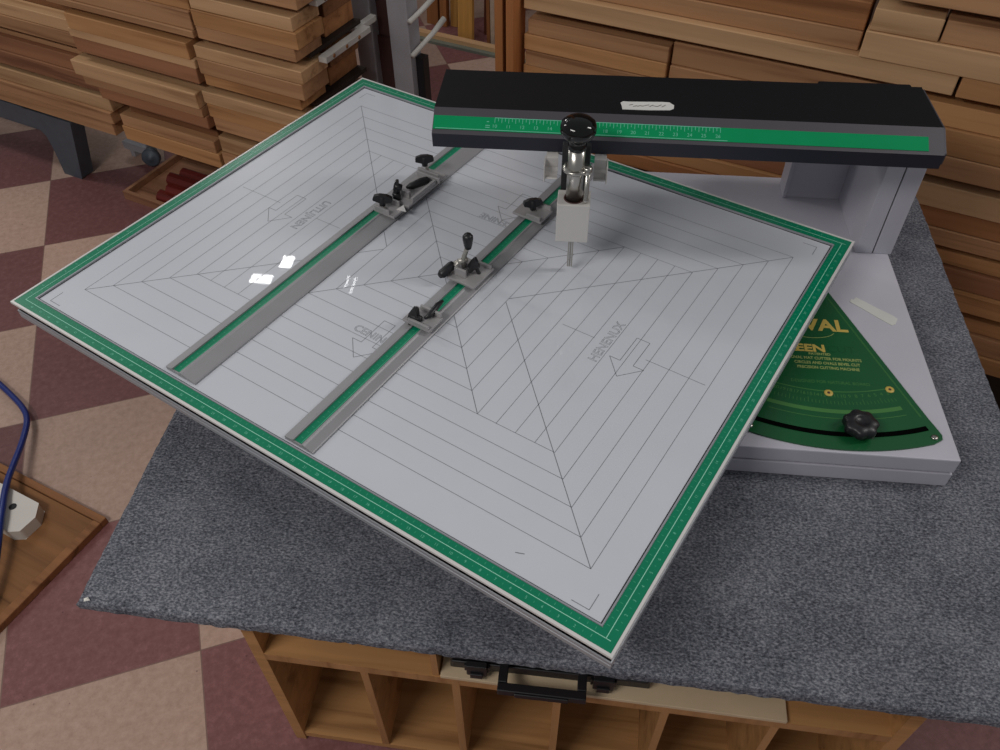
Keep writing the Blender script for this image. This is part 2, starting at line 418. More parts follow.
# stripe on the sloped face
P0 = Vector((0, 1.0435, 1.057)); P1 = Vector((0, 1.080, 1.0785)); U = (P1-P0).normalized(); NRM = Vector((0, -U.z, U.y))
SL = (P1-P0).length
def on_slope(x, s, lift): p = P0+U*((s-.075-.05*(x-AX0)/.7)*SL)+NRM*lift; return (x, p.y, p.z)
q = MB()
def slope_box(q, x0, x1, s0, s1, l0, l1, mi=0):
    v = [on_slope(x, s, l) for l in (l0, l1) for s in (s0, s1) for x in (x0, x1)]
    q.add(v, [(0, 2, 3, 1), (4, 5, 7, 6), (0, 1, 5, 4), (2, 6, 7, 3), (0, 4, 6, 2), (1, 3, 7, 5)], mi)
slope_box(q, AX0+.001, .4825, .25, .76, .0001, .0007)
strip = mp(q, 'scale_strip', M['green_arm'], arm)
q = MB()
SX0, SX1 = -.118, .200
slope_box(q, SX0, SX1, .735, .758, .0007, .0009); slope_box(q, AX0+.004, SX1+.01, .275, .298, .0007, .0009)
nt = 64
for i in range(nt+1):
    x = SX0+(SX1-SX0)*i/nt; lo = .56 if i % 2 == 0 else .62
    slope_box(q, x-.0004, x+.0004, lo, .735, .0007, .0009, 0)
MS = Matrix(((1, 0, 0, 0), (0, U.y, NRM.y, 0), (0, U.z, NRM.z, 0), (0, 0, 0, 1)))
for i in range(0, 17):
    x = SX0+(SX1-SX0)*i/16*.99
    p = on_slope(x, .43, .0008); add_text(q, str(i+10), .0075, Matrix.Translation(p) @ MS, 0)
for s_ in (.4, .62): p = on_slope(-.128, s_, .0008); add_text(q, '=' if s_ < .5 else '-', .014, Matrix.Translation(p) @ MS, 0)
mp(q, 'scale_markings', [M['numeral'], M['mark']], arm)
# tape label on the arm top
q = MB()
tp = [(.060, 1.1125), (.0635, 1.117), (.072, 1.1165), (.120, 1.1195), (.130, 1.119), (.1365, 1.111), (.1355, 1.101), (.130, 1.0965), (.100, 1.094), (.0625, 1.0935), (.0615, 1.104)]
def ztop(y): return 1.0785+(y-1.08)/(1.198-1.08)*(-.002)
nv = len(tp); q.add([(x, y, ztop(y)+.0003) for x, y in tp]+[(x, y, ztop(y)+.0009) for x, y in tp], [tuple(range(nv))[::-1], tuple(range(nv, 2*nv))]+[(i, (i+1) % nv, nv+(i+1) % nv, nv+i) for i in range(nv)])
lab = mp(q, 'tape_label', M['tape'], arm); lab['label'] = 'white handwritten tape label'
q = MB(); 
x = .072
for k in range(9):
    q.line((x, 1.1035+random.uniform(-.002, .003)), (x+.0058, 1.1075+random.uniform(-.004, .003)), .0012, ztop(1.1)+.0013); x += .0058
sc_ = mp(q, 'handwriting', M['pencil'], arm)

# cutting head
hx, hy = .0015, .985
head = None
q = MB(); q.box(hx-.023, hx+.0235, hy-.018, hy+.02, .935, .999)
head = mp(q, 'cutting_head', M['alu_bright'], bevel=.0012); head['label'] = 'aluminium cutter block with steel shaft and black knob'
q = MB(); q.lathe([(.0145, .999), (.0145, .9998), (.0125, .9998), (.0125, .9992)], 32, mat=place(hx, hy, 0)); mp(q, 'bore_ring', M['maroon'], head)
q = MB(); q.lathe([(.0118, .9985), (.0118, 1.079)], 32, mat=place(hx, hy, 0)); mp(q, 'shaft', M['steel'], head)
q = MB(); q.lathe([(.0119, 1.046), (.0178, 1.046), (.0184, 1.0475), (.0184, 1.049), (.0178, 1.0505), (.0119, 1.0505)], 32, mat=place(hx, hy, 0)); q.lathe([(.0062, 1.043), (.0066, 1.045), (.0066, 1.053), (.005, 1.055)], 16, mat=place(hx+.0165, hy-.006, 0)); mp(q, 'collar', M['steel'], head)
q = MB(); q.lathe([(.0032, 1.000), (.0045, 1.002), (.0045, 1.005), (.0036, 1.007), (.0036, 1.045)], 16, mat=place(hx+.0165, hy-.010, 0)); mp(q, 'depth_rod', M['steel'], head)
q = MB(); q.lathe([(.0122, 1.0785), (.0126, 1.0795), (.0126, 1.0865), (.0118, 1.088), (.0125, 1.0905), (.0155, 1.0945), (.0212, 1.0995), (.0243, 1.1055), (.0246, 1.1105), (.0230, 1.1165), (.0180, 1.1210), (.010, 1.1235), (.003, 1.1243), (.0001, 1.1243)], 40, mat=place(hx, hy, 0)); mp(q, 'knob', M['black_gloss'], head)
q = MB()
for dx in (-.0040, .0018): q.box(hx+dx, hx+dx+.0022, hy-.004, hy+.004, .878, .936)
q.box(hx-.0012, hx+.0012, hy-.001, hy+.003, .8755, .936); mp(q, 'blade_holder', M['steel_dark'], head)
q = MB(); q.box(hx-.020, hx+.0195, hy+.021, hy+.031, .95, 1.07); q.box(hx-.016, hx+.016, hy+.031, hy+.0595, 1.00, 1.034); mp(q, 'slide_plate', M['black_plastic'], head, bevel=.001)
for sx in (-1, 1):
    q = MB(); cx = hx+sx*.0345
    prof = [(1.030, 1.0345), (1.030, 1.019), (1.027, 1.014), (1.021, 1.0115), (1.014, 1.0125), (1.012, 1.0105), (1.021, 1.0075), (1.029, 1.0105), (1.0335, 1.017), (1.0335, 1.0345)]
    q.prism(prof, cx-.0085, cx+.0085, 'x')
    q.box(cx+sx*.0098-.0009, cx+sx*.0098+.0009, 1.010, 1.036, 1.0065, 1.0345)
    q.box(cx-.0085, cx+.0085, 1.0335, 1.05, 1.030, 1.0345)
    mp(q, 'guide_bracket', M['alu_bright'], head, bevel=.0008)

# green quadrant plate
fc = (.382, 1.080)
def arc(r, a0, a1, n): return [(fc[0]+r*math.cos(R(a0+(a1-a0)*i/n)), fc[1]+r*math.sin(R(a0+(a1-a0)*i/n))) for i in range(n+1)]
plate = [(.392, 1.100), (.398, 1.084)]+[(.505, .7825), (.5125, .764), (.5165, .753), (.5155, .745), (.509, .7405)]+arc(.364, -70.5, -109.5, 20)+[(.255, .7405), (.2485, .745), (.2475, .753), (.2515, .764), (.259, .7825), (.366, 1.084), (.372, 1.100)]
q = MB(); q.prism(plate, .8066, .8090, mi=0)
fan = mp(q, 'quadrant_plate', M['green_fan']); fan['label'] = 'green printed quadrant plate with curved slot'
ZF = .8091
def ribbon(q, r0, r1, a0, a1, z, mi=0, n=28):
    A_ = arc(r0, a0, a1, n); B_ = arc(r1, a0, a1, n)
    for i in range(n): q.quad([(*A_[i], z), (*A_[i+1], z), (*B_[i+1], z), (*B_[i], z)][::-1], mi)
q = MB(); ribbon(q, .3340, .3420, -110.2, -69.6, ZF+.0004); mp(q, 'slot', M['black_slot'], fan)
q = MB()
ribbon(q, .2935, .3005, -108, -72, ZF, 1); ribbon(q, .3095, .3105, -107, -72, ZF, 0); ribbon(q, .259, .2605, -108, -71.5, ZF, 0)
for i in range(35):
    a = -107.5+35.5*i/34; ln = .006 if i % 5 else .010
    p0 = arc(.284, a, a, 1)[0]; p1 = arc(.284-ln, a, a, 1)[0]; q.line(p0, p1, .0007, ZF, 0)
for i in range(18):
    a = -106.5+33.5*i/17; p = arc(.268, a, a, 1)[0]; add_text(q, str(20-i), .0085, place(*p, ZF, a+90), 0)
sd = Vector((.505-.398, .7825-1.084)).normalized(); nn = Vector((-sd.y, sd.x))
for off in (-.008, -.0095):
    a = Vector((.398, 1.084))+nn*off*1.0-sd*0; b = Vector((.505, .7825))+nn*off
    q.line(a-nn*off*2, b-nn*off*2, .0006, ZF, 0) if False else q.line(Vector((.398, 1.084))-Vector((abs(off), 0)), Vector((.505, .7825))-Vector((abs(off), 0)), .0007, ZF, 0)
mp(q, 'scale_print', [M['green_fan_pale'], M['green_fan_pale']], fan)
q = MB()
add_text(q, 'OVAL', .037, place(.381, .957, ZF, 0, 1.0, .95), 0, bold=.0012)
v0 = [(.372+.036*math.cos(R(t)), .946+.017*math.sin(R(t))) for t in range(200, 345, 8)]
for a, b in zip(v0, v0[1:]): q.line(a, b, .0010, ZF, 2)
mp(q, 'title_lettering', [M['gold'], M['green_fan_pale'], M['gold_text'], M['green_fan_dark']], fan)
q = MB()
add_text(q, 'GREEN', .026, place(.350, .906, ZF, 0, .95, .80), 0, bold=.001)
add_text(q, 'CUT', .026, place(.411, .906, ZF, 0, .80, .76), 3)
mp(q, 'name_lettering', [M['gold'], M['green_fan_pale'], M['gold_text'], M['green_fan_dark']], fan)
q = MB()
add_text(q, 'PATENTED', .0065, place(.378, .8945, ZF), 2, bold=.0002)
for k, s_ in enumerate(('OVAL MAT CUTTER FOR MOUNTS', 'CIRCLES AND OVALS BEVEL CUT', 'PRECISION CUTTING MACHINE')):
    add_text(q, s_, .0076, place(.386, .8855-.0095*k, ZF, 0, .86-.02*k, 1), 2, bold=.0002)
mp(q, 'small_print', [M['gold'], M['green_fan_pale'], M['gold_text'], M['green_fan_dark']], fan)
q = MB()
add_text(q, 'DESIGNED FOR NATURAL BOARD', .0080, place(.384, .838, ZF, 0, .90, 1), 1)
mp(q, 'caption_line', [M['gold'], M['green_fan_pale'], M['gold_text'], M['green_fan_dark']], fan)
for px_, py_ in ((.378, .817), (.465, .831)):
    q = MB(); q.lathe([(.0062, ZF), (.0062, ZF+.0006), (.004, ZF+.0008)], 20, mat=place(px_, py_, 0)); q.lathe([(.0022, ZF+.0008), (.0022, ZF+.001)], 12, 1, mat=place(px_, py_, 0))
    mp(q, 'stop_hole', [M['gold'], M['maroon']], fan)
for px_, py_ in ((.5055, .7475), (.261, .7475)):
    q = MB(); q.lathe([(.0045, ZF), (.0045, ZF+.0012), (.0025, ZF+.0018)], 16, mat=place(px_, py_, 0)); mp(q, 'screw', M['steel'], fan)
# lobed clamping knob
q = MB(); kp = (.412, .7435)
kp = (.4055, .751)
def lobes(r, k, amp, n=72): return [(kp[0]+(r*(1+amp*math.cos(k*t)))*math.cos(t), kp[1]+(r*(1+amp*math.cos(k*t)))*math.sin(t)) for t in (2*PI*i/n for i in range(n))]
L = [(.0185, ZF+.004, .02), (.0218, ZF+.007, .075), (.0222, ZF+.016, .075), (.0200, ZF+.0195, .06), (.012, ZF+.0205, .02), (.0085, ZF+.0205, 0), (.0075, ZF+.0185, 0), (.001, ZF+.0185, 0)]
vv = []; ff = []
for r_, z_, a_ in L: vv += [(x, y, z_) for x, y in lobes(r_, 7, a_)]
for i in range(len(L)-1):
    for k in range(72): ff.append((i*72+k, i*72+(k+1) % 72, (i+1)*72+(k+1) % 72, (i+1)*72+k))
ff.append(tuple(range(72))[::-1]); ff.append(tuple(range((len(L)-1)*72, len(L)*72)))
q.add(vv, ff, 0, True); q.lathe([(.009, ZF+.0004), (.009, ZF+.005)], 20, mat=place(*kp, 0)); mp(q, 'clamping_knob', M['black_plastic'], fan)
# tape on the base
q = MB(); tp = [(.445, 1.019), (.4495, 1.026), (.452, 1.024), (.457, 1.0305), (.470, 1.020), (.484, 1.008), (.505, .992), (.511, .985), (.505, .972), (.499, .969), (.480, .986), (.462, 1.004)]
q.prism(tp, .8066, .8073); tl = mp(q, 'tape_label', M['tape_clear']); tl['label'] = 'crumpled cream tape stuck on the white base'

# ------------------------------------------------------------------ cutting table (bed)
HX, HY = .4072, .5043
bb = (0, 0, .842)
bed = thing('cutting_table', 'white ruled cutting table with green scale border under the black arm', 'cutting table', BED, bb)
def bpz(q, n, mats, par=bed, **k): return q.build(n, mats, par, base=bb, **k)
q = MB()
q.rect_loft(HX, HY, [(.03, .8655), (.001, .8655), (0, .8660), (0, .8694), (.0006, .870), (.0036, .870), (.0038, .8688), (.026, .8688)])
bpz(q, 'top_frame', M['white_lip'])
q = MB()
q.rect_loft(HX, HY, [(.0250, .8688), (.0251, .8701), (.0270, .8701), (.0272, .8695), (.0273, .8665)], 0)
bpz(q, 'inner_lip', M['alu'])
q = MB()
q.rect_loft(HX, HY, [(.03, .8422), (.001, .8422), (0, .8432), (0, .8500), (.0006, .8505), (.0006, .8512), (0, .8517), (0, .8570), (.0015, .8574), (.0015, .849), (.0125, .849)])
for p in q.v:
    if p.y > 0: p.y -= .009
lr = bpz(q, 'lower_rail', M['alu']); lr['label'] = 'grey aluminium rail below the white lip'
q = MB(); q.rect_loft(HX, HY, [(.0017, .8493), (.0122, .8493), (.0122, .8656)]); bpz(q, 'dark_groove', M['shadow_groove'])  # groove lining coloured dark for the shade inside it
q = MB(); q.rect_loft(HX, HY, [(.0039, .8689), (.0039, .8694), (.0246, .8694), (.0246, .8689)]); bpz(q, 'scale_border', M['green'])
SIX, SIY = HX-.0274, HY-.0274
q = MB(); q.box(-SIX, SIX, -SIY, SIY, .8425, .8672); surf = bpz(q, 'cutting_surface', M['panel'])
q = MB(); q.rect_loft(HX, HY, [(.0273, .8673), (.0290, .8673)]); bpz(q, 'inner_shadow_line', M['shadow_groove'])  # flat dark strip painting the shadow line along the recessed surface
# printed rulings (a = local x, b = -local y)
q = MB(); ZL = .86735; LW = .00075; DA = -.004
def ln(a0, b0, a1, b1, w_=LW): q.line((a0+DA, -b0), (a1+DA, -b1), w_, ZL)
def Ak(k): return .324-.0295*k
def Bk(k): return .4355-.0291*k
def rect(a, b):
    ln(-a, -b, a, -b); ln(a, -b, a, b); ln(a, b, -a, b); ln(-a, b, -a, -b)
for k in range(5): rect(Ak(k), Bk(k))
for k in range(5, 9):
    for s_ in (-1, 1): ln(-Ak(4), s_*Bk(k), Ak(4), s_*Bk(k))
for k in range(9, 15): rect(Ak(k-4), Bk(k))
for sa in (-1, 1):
    for sb in (-1, 1):
        ln(sa*Ak(0), sb*Bk(0), sa*.004, sb*(Bk(0)-Ak(0)+.004), .001); ln(sa*Ak(4), sb*Bk(8), 0, 0, .001)
for s_ in (-1, 1):
    ln(0, s_*.21, 0, s_*.262); ln(0, s_*.342, 0, s_*.43)
# arrows
def arrow(a, b, rot):
    m_ = Matrix.Translation((a+DA, -b, 0)) @ Matrix.Rotation(R(rot), 4, 'Z')
    P = [(0, .029), (.026, 0), (.010, .0), (.010, -.052), (-.010, -.052), (-.010, 0), (-.026, 0)]
    P = [(x, y) for x, y in P]
    W = [m_ @ Vector((x, y, 0)) for x, y in P]
    for i in range(len(W)): q.line(W[i], W[(i+1) % len(W)], .0009, ZL)
arrow(-.020, .323, 90); arrow(-.020, -.323, 90); arrow(-.185, 0, 90); arrow(.19, 0, 90)
# corner marks and small ticks
for sa in (-1, 1):
    for sb in (-1, 1):
        a, b = sa*.368, sb*.458
        ln(a, b, a-sa*.022, b, .0009); ln(a, b, a, b-sb*.022, .0009)
for b in (.36,):
    for sa in (-1,): ln(sa*.352, b-.006, sa*.352+.004, b+.004, .0012)
add_text(q, 'HENENUX', .019, place(DA+.003, -.281, ZL, 0, 1, 1), 0, outline=.00042)
add_text(q, 'UITLIJNEN', .019, place(DA+.003, .276, ZL, 180, 1, 1), 0, outline=.00042)
add_text(q, 'CENINE', .018, place(-.170, .006, ZL, -90), 0, outline=.00042)
add_text(q, 'CENINE', .018, place(.152, .006, ZL, 90), 0, outline=.00042)
bpz(q, 'ruled_lines', M['ink'])
# scale markings on the green border
q = MB(); ZS = .8696
for sgn in (-1, 1):
    o = .0157
    q.line((-HX+o, sgn*(HY-o)), (HX-o, sgn*(HY-o)), .0009, ZS); q.line((sgn*(HX-o), -HY+.010), (sgn*(HX-o), HY-o), .0009, ZS)
def marks(side):
    long_ = side in ('left', 'right')
    half = HY-.03 if long_ else HX-.03
    nmark = int(2*half/.01)
    for i in range(nmark+1):
        t = -half+i*.01
        for o, s_ in ((.0100, 1), (.0205, .8)):
            if side == 'left': x, y, rot = -HX+o, t, -90
            elif side == 'right': x, y, rot = HX-o, t, 90
            elif side == 'near': x, y, rot = t, -HY+o, 0
            else: x, y, rot = t, HY-o, 180
            if i % 2 == 0 and o < .015: add_text(q, str((i//2) % 60+1), .0052, place(x, y, ZS, rot), 2)
            else:
                d = .0011 if o < .015 else .0016
                m_ = place(x, y, ZS, rot); a = m_ @ Vector((0, -d, 0)); b = m_ @ Vector((0, d, 0)); q.line(a, b, .0007, ZS, 1)
for s_ in ('left', 'right', 'near', 'far'): marks(s_)
bpz(q, 'scale_markings', [M['mark'], M['mark_dim'], M['numeral']])

# ------------------------------------------------------------------ guide rails on the bed
def rail(label, b0, widths, a0, a1, skew=0):
    """widths = (left flange, channel, right part) across the rail, in +b"""
    base = (0, -b0-.03, .8675)
    r_ = thing('guide_rail', label, 'guide rail', BED, base)
    lf, ch, rt = widths; Z = .8676
    def yb(b): return -(b0+b)
    prof = [(0, Z), (0, Z+.0055), (lf-.002, Z+.0065), (lf-.002, Z+.0085), (lf+.0005, Z+.0085), (lf+.0005, Z+.0052), (lf+ch-.0005, Z+.0052), (lf+ch-.0005, Z+.0085), (lf+ch+.002, Z+.0085), (lf+ch+.004, Z+.0070), (lf+ch+rt*.93, Z+.0035), (lf+ch+rt, Z+.0025), (lf+ch+rt, Z)]
    g = MB(); n = len(prof)
    v = [(a, yb(b), z) for a in (a0, a1) for b, z in prof]
    g.add(v, [tuple(range(n)), tuple(range(n, 2*n))[::-1]]+[(i, n+i, n+(i+1) % n, (i+1) % n) for i in range(n)])
    g.build('profile', M['alu_rail'], r_, base=base)
    g = MB(); g.box(a0+.002, a1, yb(lf+ch-.0005), yb(lf+.0005), Z+.0053, Z+.0060)
    s = g.build('green_insert', M['green'], r_, base=base)
    g = MB(); g.box(a0+.003, a1, yb(lf+ch*.8), yb(lf+ch*.72), Z+.0061, Z+.0063); g.build('white_line', M['mark_dim'], s, base=base)
    g = MB()
    x = a0+.01
    while x < a1-.01: g.box(x, x+.0006, yb(lf+ch*.55), yb(lf+ch*.3), Z+.0061, Z+.0063); x += .01
    g.build('scale_ticks', M['mark_dim'], s, base=base)
    return r_
rail('aluminium guide rail with green insert carrying the long slide carriage', -.2005, (.013, .015, .028), -.374, .372)
rail('aluminium guide rail with toggle clamp, crossing the middle of the ruled table', .0215, (.015, .015, .017), -.376, .372)

# wing knob: two lobes about a centre; local x = wing direction, z = stem axis
def wing_knob(g, p, wing, axis, L_=.032, H=.0135, T=.011, mi=0):
    wv = Vector(wing).normalized(); ax = Vector(axis); ax = (ax-wv*ax.dot(wv)).normalized(); dv = ax.cross(wv)
    m_ = Matrix(((wv.x, dv.x, ax.x, p[0]), (wv.y, dv.y, ax.y, p[1]), (wv.z, dv.z, ax.z, p[2]), (0, 0, 0, 1)))
    h = L_/2
    poly = [(-h*.30, 0), (-h*.95, H*.22), (-h, H*.42), (-h*.92, H*.78), (-h*.35, H), (h*.35, H), (h*.92, H*.78), (h, H*.42), (h*.95, H*.22), (h*.30, 0)]
    mm = Matrix(((wv.x, ax.x, dv.x, p[0]), (wv.y, ax.y, dv.y, p[1]), (wv.z, ax.z, dv.z, p[2]), (0, 0, 0, 1)))
    g.prism(poly, -.0046, .0046, 'z', mi, False, mm)
    g.lathe([(.0048, -.006), (.0058, 0), (.0058, H*.7), (.005, H*.8)], 14, mi, m_)
def stop(name, label, a, b, zr, wing, knob_at, plate, arm_on=False, lug=1, slot=None):
    base = (a, -b, .878)
    t = thing(name, label, 'clamp', BED, base)
    g = MB(); g.box(*plate[0]); 
    for p in plate[1:]: g.box(*p)
    g.build('bracket', M['bracket'], t, base=base, bevel=.0008)
    knob_at = (knob_at[0], knob_at[1], knob_at[2]-.004)
    g = MB(); wing_knob(g, knob_at, wing, (0, .35, .95)); g.build('wing_knob', M['black_plastic'], t, base=base, bevel=.0012)
    g = MB(); k = Vector(knob_at); g.tube([k+Vector((0, -.006, -.014)), k], .0026); g.build('stem', M['steel_dark'], t, base=base)
    return t, base
ZR = .8782
# rail 1, near stop
t, bs = stop('rail_stop', 'clear-plated clamp stop with black wing knob, beside the slide carriage, on its open rail side', .066, -.165, ZR, (-.5, .85, .1), (.062, .170, .898),
    [(.052, .082, .140, .182, ZR, ZR+.004), (.052, .056, .150, .180, ZR+.004, ZR+.012), (.078, .082, .150, .180, ZR+.004, ZR+.014)])
g = MB(); g.add([(.070, .150, ZR+.0045), (.080, .144, ZR+.0045), (.074, .136, ZR+.0165), (.074, .132, ZR+.004)], [(0, 1, 2), (0, 2, 3), (1, 3, 2), (0, 3, 1)]); g.build('pointer', M['white_lip'], t, base=bs)
# rail 1, long carriage with oval knob
base = (.125, .160, .878)
t = thing('slide_carriage', 'long aluminium slide carriage with two short black levers on the guide rail', 'clamp', BED, base)
g = MB(); g.box(.088, .172, .138, .182, ZR, ZR+.004); g.box(.168, .172, .134, .182, ZR+.004, ZR+.013); g.box(.100, .165, .138, .143, ZR+.004, ZR+.012); g.box(.106, .112, .150, .176, ZR+.004, ZR+.016)
g.build('bracket', M['bracket'], t, base=base, bevel=.0008)
g = MB(); g.tube([(.124, .170, ZR+.0085), (.131, .166, ZR+.0095), (.150, .158, ZR+.0105), (.160, .153, ZR+.0095), (.164, .151, ZR+.008)], [.002, .0055, .0065, .0062, .003], 12); g.build('lever', M['black_plastic'], t, base=base)
g = MB(); g.lathe([(.0050, 0), (.0068, .002), (.0068, .012), (.0045, .015)], 16, mat=axis_to((.094, .166, ZR+.004), (0, .1, 1))); g.build('grip', M['black_plastic'], t, base=base)
g = MB(); wing_knob(g, (.095, .161, ZR+.030), (.25, -.1, .9), (-.5, .8, .1), .022, .008); g.tube([(.094, .163, ZR+.018), (.095, .160, ZR+.030)], .0035); g.build('wing_knob', M['black_plastic'], t, base=base)
# rail 1, far stop
t, bs = stop('rail_stop', 'clamp stop with black wing knob between the slide carriage and black arm', .185, .160, ZR, (.62, -.78, 0), (.183, .174, .906),
    [(.174, .198, .140, .184, ZR, ZR+.004), (.174, .178, .140, .184, ZR+.004, ZR+.016)])
# rail 2, near stop
t, bs = stop('rail_stop', 'clamp stop with upright black wing knob on the middle rail, below the toggle clamp', -.112, -.045, ZR, (.12, -.2, .95), (-.122, -.041, .890),
    [(-.132, -.098, -.068, -.020, ZR, ZR+.004), (-.132, -.128, -.066, -.030, ZR+.004, ZR+.010), (-.102, -.098, -.066, -.030, ZR+.004, ZR+.012)])
g = MB(); g.tube([(-.118, -.050, ZR+.009), (-.108, -.053, ZR+.010), (-.086, -.050, ZR+.010), (-.074, -.050, ZR+.009)], [.002, .0045, .0045, .002], 10); g.build('lever', M['black_plastic'], t, base=bs)
# rail 2, far stop
t, bs = stop('rail_stop', 'clamp stop with wide black wing knob on the middle rail behind the cutter block', .188, -.050, ZR, (.70, -.70, 0), (.190, -.040, .893),
    [(.168, .206, -.068, -.014, ZR, ZR+.004), (.168, .172, -.066, -.040, ZR+.004, ZR+.011), (.202, .206, -.066, -.040, ZR+.004, ZR+.012)])
# rail 2, toggle clamp
base = (.005, -.045, .878)
t = thing('toggle_clamp', 'toggle clamp with two black tipped levers standing on the middle guide rail', 'clamp', BED, base)
g = MB(); g.box(-.022, .032, -.068, -.018, ZR, ZR+.004); g.box(-.012, -.008, -.046, -.026, ZR+.004, ZR+.018); g.box(.006, .010, -.046, -.026, ZR+.004, ZR+.018); g.box(.026, .030, -.066, -.040, ZR+.004, ZR+.010)
g.build('bracket', M['bracket'], t, base=base, bevel=.0008)
g = MB()
pv = Vector((0, -.034, ZR+.026))
g.tube([(.001, -.036, ZR+.014), pv, (.002, -.040, .924), (.003, -.043, .934)], .0036); g.tube([pv, (-.002, -.024, .897), (-.008, -.0185, .893)], .0040)
g.tube([(-.009, -.036, ZR+.014), (-.008, -.026, ZR+.019), pv], .003); g.tube([pv+Vector((-.006, .004, 0)), pv+Vector((.006, -.004, 0))], .0045)
g.build('linkage', M['steel_dark'], t, base=base)
g = MB(); g.lathe([(.0048, -.002), (.0062, .004), (.0078, .014), (.0078, .019), (.0055, .0225), (.001, .0235)], 18, mat=axis_to((.003, -.043, .931), (.02, 0, 1))); g.build('grip', M['black_plastic'], t, base=base)
g = MB(); g.tube([(-.004, -.020, .8945), (-.008, -.0185, .893), (-.026, -.0135, .887), (-.031, -.012, .886)], [.0052, .0070, .0073, .004], 14); g.build('grip', M['black_plastic'], t, base=base)
g = MB(); wing_knob(g, (.006, -.052, ZR+.020), (.25, -.35, .75), (-.65, .45, .2), .026, .009); g.tube([(.010, -.056, ZR+.003), (.007, -.052, ZR+.018)], .003); g.build('wing_knob', M['black_plastic'], t, base=base, bevel=.001)

# ------------------------------------------------------------------ timber racks
def board(name, x0, x1, d0, d1, z0, z1, mat, label, group, ragged=0):
    """a sawn board; local x runs along its length"""
    g = MB(); xm, dm = (x0+x1)/2, (d0+d1)/2
    e = lambda: random.uniform(-ragged, ragged)
    j = [e() for _ in range(4)]
    v = [(x0+j[0], d0, z0), (x1+j[1], d0, z0), (x1+j[2], d1, z0), (x0+j[3], d1, z0), (x0+j[0], d0, z1), (x1+j[1], d0, z1), (x1+j[2], d1, z1), (x0+j[3], d1, z1)]
    g.add(v, [(3, 2, 1, 0), (4, 5, 6, 7), (0, 1, 5, 4), (1, 2, 6, 5), (2, 3, 7, 6), (3, 0, 4, 7)])
    o = g.build(name, M[mat], fr=ROOM, base=(xm, dm, z0), bevel=.0018, bseg=1)
    return tag(o, label, 'board', group)
COL = {'l_tan': 'tan', 'l_pale': 'pale', 'l_gold': 'golden', 'l_red': 'reddish', 'l_brown': 'brown', 'l_dark': 'dark brown'}
ORD = ['lowest', 'second', 'third', 'fourth', 'topmost', 'sixth']
def layer_word(i, n):
    if n == 1: return 'single'
    if n == 2: return ('lower', 'upper')[i]
    if n == 3: return ('bottom', 'middle', 'top')[i]
    return ('bottom', 'second', 'third', 'top')[i]
def stack(rack, row, sec, x0, x1, d0, z0, layers, w_=.115, group=None):
    """layers from the bottom: (thickness, setback, dx0, dx1, material)"""
    z = z0; n = len(layers)
    for i, (t_, sb, a, b, m_) in enumerate(layers):
        lab_ = f"{COL[m_]} board, {layer_word(i, n)} of {n} in the {sec} pile, {row} row, {rack} rack"
        board('timber_board', x0+a, x1+b, d0+sb, d0+sb+w_, z, z+t_-.0006, m_, lab_, group)
        z += t_
LG = 'sawn boards on the metal rack'; RG = 'sawn boards on the post rack'
D = 1.573
zs = [.257, .4025, .5475, .688, .8275]
# left rack, row by row from the floor up
stack('metal', 'lowest', 'leg-end', -3.3, -2.226, D, zs[0], [(.046, .002, 0, -.008, 'l_tan'), (.040, 0, 0, .006, 'l_tan'), (.046, .010, 0, .012, 'l_pale')], group=LG)
stack('metal', 'lowest', 'middle', -2.19, -1.80, D+.004, zs[0], [(.050, 0, 0, .01, 'l_gold'), (.040, .003, .006, 0, 'l_tan'), (.024, .030, .03, 0, 'l_dark')], group=LG)
stack('metal', 'lowest', 'table-end', -1.78, -1.42, D+.004, zs[0], [(.062, .004, 0, 0, 'l_tan'), (.052, .010, 0, 0, 'l_pale')], group=LG)
stack('metal', 'second', 'leg-end', -3.3, -2.290, D+.014, zs[1], [(.050, 0, 0, .06, 'l_red'), (.052, .006, 0, 0, 'l_red'), (.016, .022, 0, 0, 'l_tan')], group=LG)
stack('metal', 'second', 'middle', -2.278, -1.785, D-.022, zs[1], [(.040, .012, .064, .004, 'l_red'), (.030, .006, .02, 0, 'l_tan'), (.048, 0, 0, 0, 'l_pale')], .13, group=LG)
stack('metal', 'second', 'table-end', -1.775, -1.40, D-.004, zs[1], [(.042, .004, .012, 0, 'l_tan'), (.044, .002, .004, -.006, 'l_gold'), (.038, 0, 0, .006, 'l_pale')], group=LG)
stack('metal', 'third', 'leg-end', -3.3, -2.262, D+.006, zs[2], [(.044, 0, 0, .01, 'l_tan'), (.040, .004, 0, 0, 'l_pale'), (.038, .045, 0, 0, 'l_dark')], group=LG)
stack('metal', 'third', 'middle', -2.245, -1.768, D-.012, zs[2], [(.046, .004, 0, 0, 'l_red'), (.026, .003, -.004, .004, 'l_pale'), (.048, 0, .008, -.006, 'l_gold')], group=LG)
stack('metal', 'third', 'table-end', -1.757, -1.402, D-.004, zs[2], [(.034, .004, .006, -.016, 'l_gold'), (.046, 0, 0, .004, 'l_tan'), (.036, .002, 0, .008, 'l_pale')], group=LG)
stack('metal', 'fourth', 'middle', -2.292, -1.735, D-.006, zs[3], [(.020, -.006, 0, 0, 'l_tan'), (.050, 0, 0, 0, 'l_tan'), (.046, .008, 0, 0, 'l_gold')], group=LG)
stack('metal', 'fourth', 'table-end', -1.726, -1.388, D-.006, zs[3], [(.036, .002, 0, -.012, 'l_tan'), (.044, 0, 0, .004, 'l_gold'), (.036, .004, 0, -.006, 'l_pale')], group=LG)
board('timber_board', -1.74, -1.365, D-.004, D+.11, zs[4], zs[4]+.034, 'l_tan', 'tan board in the top row at the table end of the metal rack', LG)
